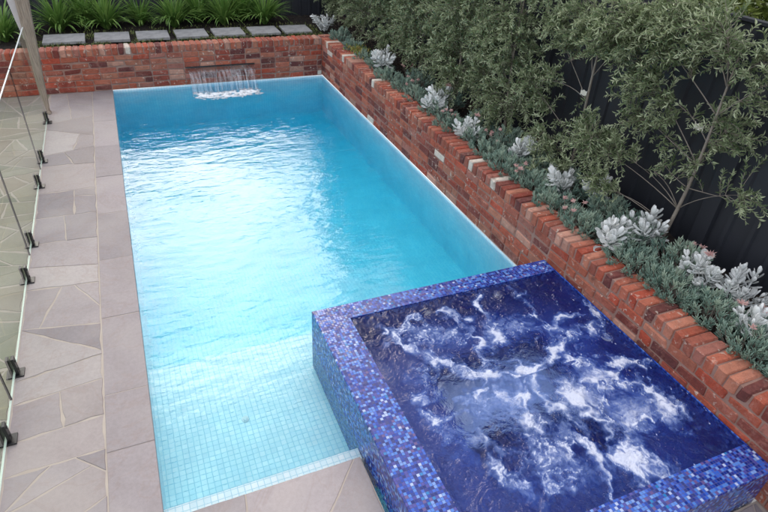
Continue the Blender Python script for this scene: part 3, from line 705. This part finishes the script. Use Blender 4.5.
M_tree = leafmat('dark_tree_leaf', (.02, .04, .015), (.045, .07, .025), (.09, .12, .05))
def tree(label, x, y, h, cr_, seed):
    r = np.random.default_rng(seed); root = empty('garden_tree', (x, y, -.06), label, 'tree', 'tall trees beyond the far fence'); tr = MB()
    tr.tube([(0,0,0),(.05,.02,h*.3),(-.04,.05,h*.6),(0,0,h*.9)], [.16,.13,.09,.03], 10); cs = []
    for k in range(26):
        d_ = r.normal(0, 1, 3); d_ /= np.linalg.norm(d_); c = np.array([0, 0, h*.62]) + d_*np.array([cr_, cr_, h*.36])*r.uniform(.35, 1); cs.append(c)
        tr.tube([(0, 0, max(h*.2, c[2]*.6)), c*.6 + np.array([0, 0, c[2]*.3]), c], [.05, .03, .01], 5)
    tr.build('trunk', M_bark, root, smooth=True); k = 11000; c = np.array(cs)[r.integers(0, 26, k)] ; dd = r.normal(0, 1, (k, 3)); dd /= np.linalg.norm(dd, axis=1, keepdims=True)
    leaves('crown', T_leaf, c + dd*(r.random((k, 1))**.4)*cr_*.38, dd + r.normal(0, .6, (k, 3)), r.normal(0, 1, (k, 3)), np.stack([np.full(k, .07), r.uniform(.12, .20, k), np.full(k, .1)], 1), r.random(k), M_tree, root)
for i, (x, y, h, c_, lb) in enumerate([(6.2,11.2,7.5,1.9,'tall dark tree beyond the far right corner of the fences'),(9.0,12.5,9,2.6,'tallest dark tree behind the corner tree'),(7.2,7.8,7,1.7,'tall dark tree beyond the charcoal side fence'),(-2.6,12.5,3.8,1.6,'low broad tree beyond the far fence on the left'),(7.6,4.4,6.5,1.7,'tall dark tree beside the middle of the charcoal fence')]):
    tree(lb, x, y, h, c_, 700 + i)

# stakes' tags
for (x, y, z, lb) in ((4.06, 1.93, 1.46, 'pale plant tag hanging from the trunk of the second open shrub'), (4.06, .69, 1.62, 'torn pale tag tied round the trunk of the nearest open shrub')):
    mb = MB(); k = 7; vs = [(.0 + .012*math.sin(i*1.1), -.05 + i*.014, dz + .008*math.sin(i*2.3+dz*40)) for dz in (-.022, .022) for i in range(k)]
    mb.add(vs, [(i, i+1, k+i+1, k+i) for i in range(k-1)]); o = mb.build('plant_tag', M_tag); o.location = (x, y, z)
    s = o.modifiers.new('t', 'SOLIDIFY'); s.thickness = .002; tag(o, lb, 'plant tag', 'tags on the two open shrubs')

def chalk(label, x, y, z, rx, ry, hz, n, seed, group='blue chalk stick clumps along the top of the brick wall'):
    r = np.random.default_rng(seed); root = empty('chalk_stick_clump', (x, y, z), label, 'succulent', group)
    org, dr, sc, va = [], [], [], []; st = MB()
    for i in range(n):
        a = r.uniform(0, 2*math.pi); q = math.sqrt(r.uniform(0, 1)); cx, cy_ = q*rx*math.cos(a), q*ry*math.sin(a); top = hz*(1 - .55*q*q)*r.uniform(.55, 1.1)
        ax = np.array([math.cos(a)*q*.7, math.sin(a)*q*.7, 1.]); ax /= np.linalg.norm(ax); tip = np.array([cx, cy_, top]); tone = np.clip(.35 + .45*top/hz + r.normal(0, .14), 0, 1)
        st.tube([(cx*.55, cy_*.55, -.03), tip], [.004, .003], 4)
        for k in range(17):
            h = r.uniform(0, .6)**1.3; p = tip - ax*h*.16; rv = r.normal(0, 1, 3); rv -= rv@ax*ax; rv /= np.linalg.norm(rv)
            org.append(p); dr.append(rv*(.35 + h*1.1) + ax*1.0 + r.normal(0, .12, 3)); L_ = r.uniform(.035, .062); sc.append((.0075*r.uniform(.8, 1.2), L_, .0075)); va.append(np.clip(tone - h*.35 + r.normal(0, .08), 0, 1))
    st.build('stems', M_bark, root); org = np.array(org)
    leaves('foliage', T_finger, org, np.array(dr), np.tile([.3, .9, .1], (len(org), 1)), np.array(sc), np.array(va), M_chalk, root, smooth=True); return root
CH = [(3.74,-.95),(3.72,-.55),(3.78,-.2),(3.70,.12),(3.68,.45),(3.80,.78),(3.66,1.05),(3.68,1.45),(3.72,1.85),(3.66,2.2),(3.68,2.6),(3.72,3.0),(3.64,3.4),(3.68,3.85),(3.66,4.3),(3.68,4.75),(3.64,5.2),(3.70,5.7),(3.66,6.1),(3.70,6.75),(3.68,7.3),(3.95,.3),(4.0,-.6),(3.98,1.15),(3.95,2.1),(3.95,3.3),(3.98,.85),(3.97,1.7),(3.96,2.7),(3.95,4.1),(3.95,4.9)]
BY = {0:'nearest the bottom right corner',1:'second from the near end of the wall',2:'in front of the nearest silver leaved rosettes',3:'left of the nearest big silver plant',4:'beside the pink tipped silver plant',5:'between the two silver plants near the spa corner',
 6:'below the tall silver pair above the spa',7:'above the far corner of the spa',8:'just past the far corner of the spa',9:'by the white brick past the spa',10:'in front of the paired silver plants mid wall',11:'left of the paired silver plants mid wall',
 12:'midway along the wall by pink flowers',13:'under the silver plant midway along the wall',14:'beyond the silver plant midway along the wall',15:'two thirds of the way to the far corner',16:'before a pale silver plant, far end',
 17:'right by the far pale silver plant',18:'next to the yellow green succulent',19:'between the yellow green succulent and the wall corner',20:'at the corner where both brick walls meet',21:'set back behind the near silver plants',22:'set back at the right edge of the view',
 23:'set back behind the tall silver pair',24:'set back under the second open shrub',25:'set back under the first bushy shrub',26:'set back behind the upright silver plant by the spa',27:'set back below the second open shrub',28:'set back behind the pink tipped silver plant',29:'set back behind the midway silver plant',30:'set back beyond the midway silver plant'}
for i, (x, y) in enumerate(CH):
    chalk('clump of blue green finger leaves ' + BY[i], x - (.045 if i < 21 else 0), y, .57, random.uniform(.17, .22), random.uniform(.24, .30), random.uniform(.14, .20) + (.04 if i > 20 else 0), 84 if y < 3 else 60, 200 + i)

def silver(label, x, y, z, spread, stems, seed, pinkish=0):
    r = np.random.default_rng(seed); root = empty('silver_leaf_plant', (x, y, z), label, 'succulent', 'silver leaved plants along the wall')
    for i in range(stems):
        a = 2*math.pi*(i + r.uniform(0, .6))/stems; q = spread*r.uniform(.25, 1.15) if stems > 1 else 0; h = r.uniform(.04, .21); org, dr, up_, sc, va = [], [], [], [], []
        top = np.array([q*math.cos(a), q*math.sin(a), h]); b0 = top*np.array([.3, .3, 0]) + np.array([0, 0, -.06]); ax = (top - b0)/np.linalg.norm(top - b0) + r.normal(0, .22, 3); ax /= np.linalg.norm(ax)
        s1 = np.cross(ax, [0, 1, .1]); s1 /= np.linalg.norm(s1); s2 = np.cross(ax, s1); big = r.uniform(.7, 1.15)*(.8 + .5*((seed*37) % 10)/10); thin = .95 + .4*((seed*53) % 10)/10
        for k in range(16):
            ring = k // 4; ang = k*2.4 + r.uniform(-.35, .35); rv = s1*math.cos(ang) + s2*math.sin(ang)
            opn = (.40, .95, 1.5, 2.2)[ring]*r.uniform(.8, 1.25); org.append(top - ax*(.004 + .036*ring + r.uniform(0, .012)) + rv*.006); dr.append(ax + rv*opn + r.normal(0, .15, 3)); up_.append(ax*.9 - rv*.4 + r.normal(0, .2, 3))
            L_ = big*r.uniform(.06, .115)*(.8 + .1*ring); sc.append((L_*r.uniform(.40, .58)*thin, L_, L_)); va.append(np.clip(r.normal(.6, .25) - .1*ring, 0, 1))
        ro = leaves('rosette', T_paddle, np.array(org), np.array(dr), np.array(up_), np.array(sc), np.array(va), M_silver, root, smooth=True)
        st = MB(); st.tube([b0, (b0+top)/2 + r.normal(0, .01, 3), top], [.008, .007, .006], 6); st.build('stem', M_silver, ro)
        if i < pinkish:
            fd = r.normal(0, 1, (38, 3)); fd[:, 2] = abs(fd[:, 2]); leaves('flower', T_finger, np.tile(top + ax*.05, (38, 1)), fd, np.tile([.2, .3, .9], (38, 1)), np.stack([np.full(38, .005), .05*r.uniform(.6, 1.1, 38), np.full(38, .005)], 1), r.random(38), M_pink, ro)
    return root
SL = [(3.60,8.1,.62,.22,8,'pale silver leaved plant at the far corner above both walls',0),(3.70,5.62,.66,.16,6,'silver white plant beside the yellow green succulent',0),
 (3.66,3.86,.64,.14,6,'silver plant with a pink flower midway along the wall top',2),(3.62,3.05,.62,.12,4,'small grey silver plant low on the wall edge before the midway one',1),
 (3.88,2.38,.64,.14,6,'silver plant with pink tips on the far side of the open shrub',2),(3.84,1.66,.63,.11,5,'taller silver plant, left of the pair above the spa corner',0),
 (4.00,1.38,.66,.07,3,'small upright silver plant just right of the taller one above the spa',0),(3.66,.78,.60,.12,5,'bright silver plant leaning over the wall top behind the spa',0),
 (3.96,.74,.64,.10,5,'upright bright silver plant, right of the one leaning over the wall',0),(3.88,.12,.63,.12,5,'silver plant carrying a pink feathery flower near the right edge',1),
 (4.02,-.14,.64,.15,7,'broad silver plant at the right edge beside the charcoal fence',0),(3.80,-.42,.58,.08,2,'low silver rosettes with pink blooms nearest the bottom right',2),
 (4.08,-.50,.66,.12,5,'silver rosettes cut by the right edge of the view',0)]
for i, (x, y, z, s_, k, lb, pk) in enumerate(SL): silver(lb, x, y, z, s_ * 1.15, k + 2, 300 + i, pk)
def pinkhead(label, x, y, z, seed):
    r = np.random.default_rng(seed); root = empty('pink_flower', (x, y, z), label, 'flower', 'pink flowers among the succulents')
    for i in range(5):
        t = np.array([r.normal(0, .05), r.normal(0, .06), r.uniform(.1, .2)]); k = 30; fd = r.normal(0, 1, (k, 3)); fd[:, 2] = abs(fd[:, 2])
        h_ = leaves('flower_head', T_finger, np.tile(t, (k, 1)) + r.normal(0, .004, (k, 3)), fd, np.tile([.2, .3, .9], (k, 1)), np.stack([np.full(k, .006), r.uniform(.016, .032, k), np.full(k, .006)], 1), r.random(k), M_pink, root)
        st = MB(); st.tube([(t[0]*.3, t[1]*.3, -.05), t], [.003, .002], 4); st.build('stem', M_bark, h_)
for i, (x, y, lb) in enumerate([(3.62,3.52,'dusty pink flower heads just before the midway silver plant'),(3.58,1.98,'dusty pink flower heads low on the wall edge past the spa'),(3.95,5.3,'pink flower heads among shrubs near the far corner'),
    (4.12,.36,'feathery pink flowers against the charcoal fence'),(3.72,-.62,'pink flowers nearest the bottom right corner'),(3.66,4.6,'small pink flower heads by the far part of the wall'),(3.56,1.2,'single pale pink flower above the spa corner'),(3.8,2.75,'faded pink flower heads left of the silver plant with pink tips')]):
    pinkhead(lb, x, y, .60, 400 + i)
r = np.random.default_rng(9); root = empty('yellow_green_succulent', (3.62, 6.38, .60), 'yellow green succulent with orange tips near the far corner of the wall', 'succulent')
org = r.normal(0, 1, (160, 3))*np.array([.07, .13, .02]) + np.array([0, 0, .05]); dd = r.normal(0, .7, (160, 3)); dd[:, 2] = abs(dd[:, 2]) + .5
leaves('foliage', T_paddle, org, dd, np.tile([.1, .2, 1.], (160, 1)), np.stack([np.full(160, .022), r.uniform(.04, .075, 160), np.full(160, .04)], 1), r.random(160), M_yel, root, smooth=True)

# strap-leaf clumps behind the far wall
def strap(label, x, y, z, n, L0, seed):
    r = np.random.default_rng(seed); root = empty('strap_leaf_plant', (x, y, z), label, 'plant', 'green strap leaf clumps behind the far wall')
    V, F, A = [], [], []
    for i in range(n):
        a = r.uniform(0, 2*math.pi); tilt = r.uniform(.08, 1.0)**.8; L_ = L0*r.uniform(.65, 1.1); wd = r.uniform(.011, .019); c, s = math.cos(a), math.sin(a); p = np.array([c*.04*r.random(), s*.04*r.random(), 0.])
        el = math.pi/2 - tilt*.8; K = 8; base = sum(map(len, V)); row = []; v_ = np.clip(r.normal(.45, .25), 0, 1)
        for k in range(K + 1):
            t = k/K; wdt = wd*(1 - t**3)*(.6 + .8*min(t*3, 1)*.6); sd_ = np.array([-s, c, 0])*wdt; row += [p - sd_ , p - np.array([0, 0, .004*(1-t)]), p + sd_]; A += [np.clip(v_ + .25*t, 0, 1)]*3
            p = p + L_/K*np.array([c*math.cos(el), s*math.cos(el), math.sin(el)]); el -= tilt*.28*(.4 + t)
        V.append(row)
        for k in range(K):
            q = base + k*3; F += [(q, q+1, q+4, q+3), (q+1, q+2, q+5, q+4)]
    mesh_obj('foliage', [v for row in V for v in row], np.array(F), M_flax, root, True, {'var': ('POINT', 'FLOAT', A)}); return root
FL = [(-1.35,8.35,'green strap leaf clump left of the timber post'),(-.62,8.85,'green strap leaf clump just right of the timber post'),(.08,8.88,'second green strap leaf clump right of the post'),(.62,9.1,'smaller strap leaf clump set back, left of the waterfall'),
      (1.15,8.85,'green strap leaf clump directly behind the left end of the waterfall'),(2.0,8.9,'green strap leaf clump behind the right end of the waterfall'),(2.72,8.85,'rightmost green strap leaf clump, beside the silver corner plant'),(-2.2,8.6,'far left green strap leaf clump'),(-.25,9.15,'rear strap leaf clump between the first two right of the post'),(1.6,9.15,'rear strap leaf clump behind the middle of the waterfall'),(2.38,9.15,'rear strap leaf clump between the two rightmost ones')]
for i, (x, y, lb) in enumerate(FL): strap(lb, x, y, .53, 190 if i != 3 else 120, .68 if i != 3 else .55, 500 + i)
# stepping pavers on the far bed
PV = [(-.83,-.25,'leftmost, partly behind the post'),(-.12,.39,'second from the left'),(.49,.98,'third from the left'),(1.08,1.58,'above the left end of the waterfall'),(1.68,2.18,'above the right end of the waterfall'),(2.29,2.78,'right of the waterfall'),(2.86,3.34,'at the right end of the row')]
for i, (a, c, lb) in enumerate(PV):
    mb = MB(); hw = (c - a)/2; mb.box((-hw, -.235, 0), (hw, .235, .045)); o = mb.build('stepping_paver', M_paver, bevel=.006)
    o.location = ((a + c)/2, 8.17, .555); o.rotation_euler.z = random.uniform(-.02, .02); tag(o, 'pale grey rectangular stepping stone on the far bed, ' + lb, 'paving stone', 'stepping stones behind the far wall')
r = np.random.default_rng(12); k = 9000; xx = r.uniform(-1.2, 3.5, k); yy = r.uniform(7.64, 8.75, k)
keep = np.ones(k, bool)
for a, c, _ in PV: keep &= ~((xx > a + .015) & (xx < c - .015) & (yy > 7.96) & (yy < 8.38))
keep &= (r.random(k) < np.where(yy < 8.45, 1., .25)) & (vnoise(xx + 5, yy, 5, 8) > .42); org = np.stack([xx, yy, np.full(k, .56)], 1)[keep]; k = len(org); dd = r.normal(0, .7, (k, 3)); dd[:, 2] = abs(dd[:, 2]) + .4
tag(leaves('ground_cover', T_leaf, org, dd, np.tile([.1, .3, 1.], (k, 1)), np.stack([np.full(k, .012), r.uniform(.02, .05, k), np.full(k, .02)], 1), r.random(k), M_cover),
    'low yellow green ground cover between the stepping stones', 'ground cover', kind='stuff')
k = 5000; org = np.stack([r.uniform(3.56, 4.38, k), r.uniform(-2, 9.3, k), r.uniform(.52, .56, k)], 1); dd = r.normal(0, 1, (k, 3)); dd[:, 2] = abs(dd[:, 2])*.4
g = G('dry_leaf'); M_dry = g.set(col=g.ramp(g.attr('var'), [(0, (.05, .03, .02)), (1, (.22, .15, .10))]), rough=.8)
tag(leaves('leaf_litter', T_leaf, org, dd, np.tile([.1, .3, 1.], (k, 1)), np.stack([np.full(k, .012), r.uniform(.02, .045, k), np.full(k, .02)], 1), r.random(k), M_dry),
    'dry leaf litter on the dark soil under the shrubs', 'leaf litter', kind='stuff')

# ---------------------------------------------------------------- glass pool fence
gf = empty('glass_fence', (-.83, 0, 0), 'frameless clear glass pool fence on black spigots left of the pool', 'glass fence')
GX = -.835
for a, c in ((4.768, 6.50), (2.985, 4.752), (1.213, 2.969), (-.56, 1.197), (-2.35, -.576)):
    mb = MB(); mb.box((GX - .006, a, .035), (GX + .006, c, 1.145)); pn = world_part(mb.build('glass_panel', M_glass, gf), gf)
    mb = MB(); mb.box((GX - .0062, a + .002, 1.1452), (GX + .0062, c - .002, 1.152)); mb.build('polished_edge', M_gedge, pn); mb = MB(); mb.box((GX - .0062, a + .002, .028), (GX + .0062, c - .002, .0348)); mb.build('polished_edge', M_gedge, pn)
    mb = MB(); mb.box((GX - .0065, a - .0075, .028), (GX + .0065, a - .0002, 1.152)); mb.build('edge_seal', M_black, pn)
for y in (6.257, 5.025, 4.382, 3.187, 2.61, 1.48, .88, -.28, -.86):
    mb = MB(); mb.box((GX - .055, y - .045, .001), (GX + .055, y + .045, .013)); mb.box((GX - .026, y - .024, .013), (GX - .0066, y + .024, .155)); mb.box((GX + .0066, y - .024, .013), (GX + .026, y + .024, .155))
    mb.box((GX - .0064, y - .024, .013), (GX + .0064, y + .024, .0275))
    sp_ = world_part(mb.build('spigot', M_black, gf, bevel=.003), gf)
    for dz in (.05, .12): mb = MB(); mb.tube([(GX + .026, y, dz), (GX + .031, y, dz)], .009, 12); mb.build('bolt', M_black, sp_)

# ---------------------------------------------------------------- tapered timber post
tp = empty('timber_post', (-.86, 6.62, 0), 'weathered tapering timber post standing by the glass fence', 'post')
mb = MB(); ring = lambda z, wd, dp, cx: [(cx - wd/2, -dp/2, z), (cx + wd/2, -dp/2, z), (cx + wd/2, dp/2, z), (cx - wd/2, dp/2, z)]
zs = [0, .04, .25, .5, .8, 1.1, 1.5, 2.0, 2.6]; ws = [.105, .075, .085, .095, .11, .125, .145, .16, .17]; vs = []
for z, wd in zip(zs, ws): vs += ring(z + .002, wd, wd, .01 + .085*min(z, 1.6)/1.6)
fs = [(i*4+k, i*4+(k+1) % 4, i*4+4+(k+1) % 4, i*4+4+k) for i in range(len(zs)-1) for k in range(4)] + [(3,2,1,0), tuple(range(len(vs)-4, len(vs)))]
mb.add(vs, fs); mb.build('post_shaft', M_timber, tp, bevel=.008)
mb = MB(); x = lambda z: .01 + .085*min(z, 1.6)/1.6 - .5*np.interp(z, zs, ws)
vs = []
for z, wd in ((.98, .01), (1.2, .05), (1.5, .095), (2.0, .11), (2.6, .12)): vs += [(x(z) - wd, -.03, z), (x(z) - .001, -.03, z), (x(z) - .001, .03, z), (x(z) - wd, .03, z)]
mb.add(vs, [(i*4+k, i*4+(k+1) % 4, i*4+4+(k+1) % 4, i*4+4+k) for i in range(4) for k in range(4)] + [(3,2,1,0),(16,17,18,19)]); mb.build('side_board', M_board, tp)
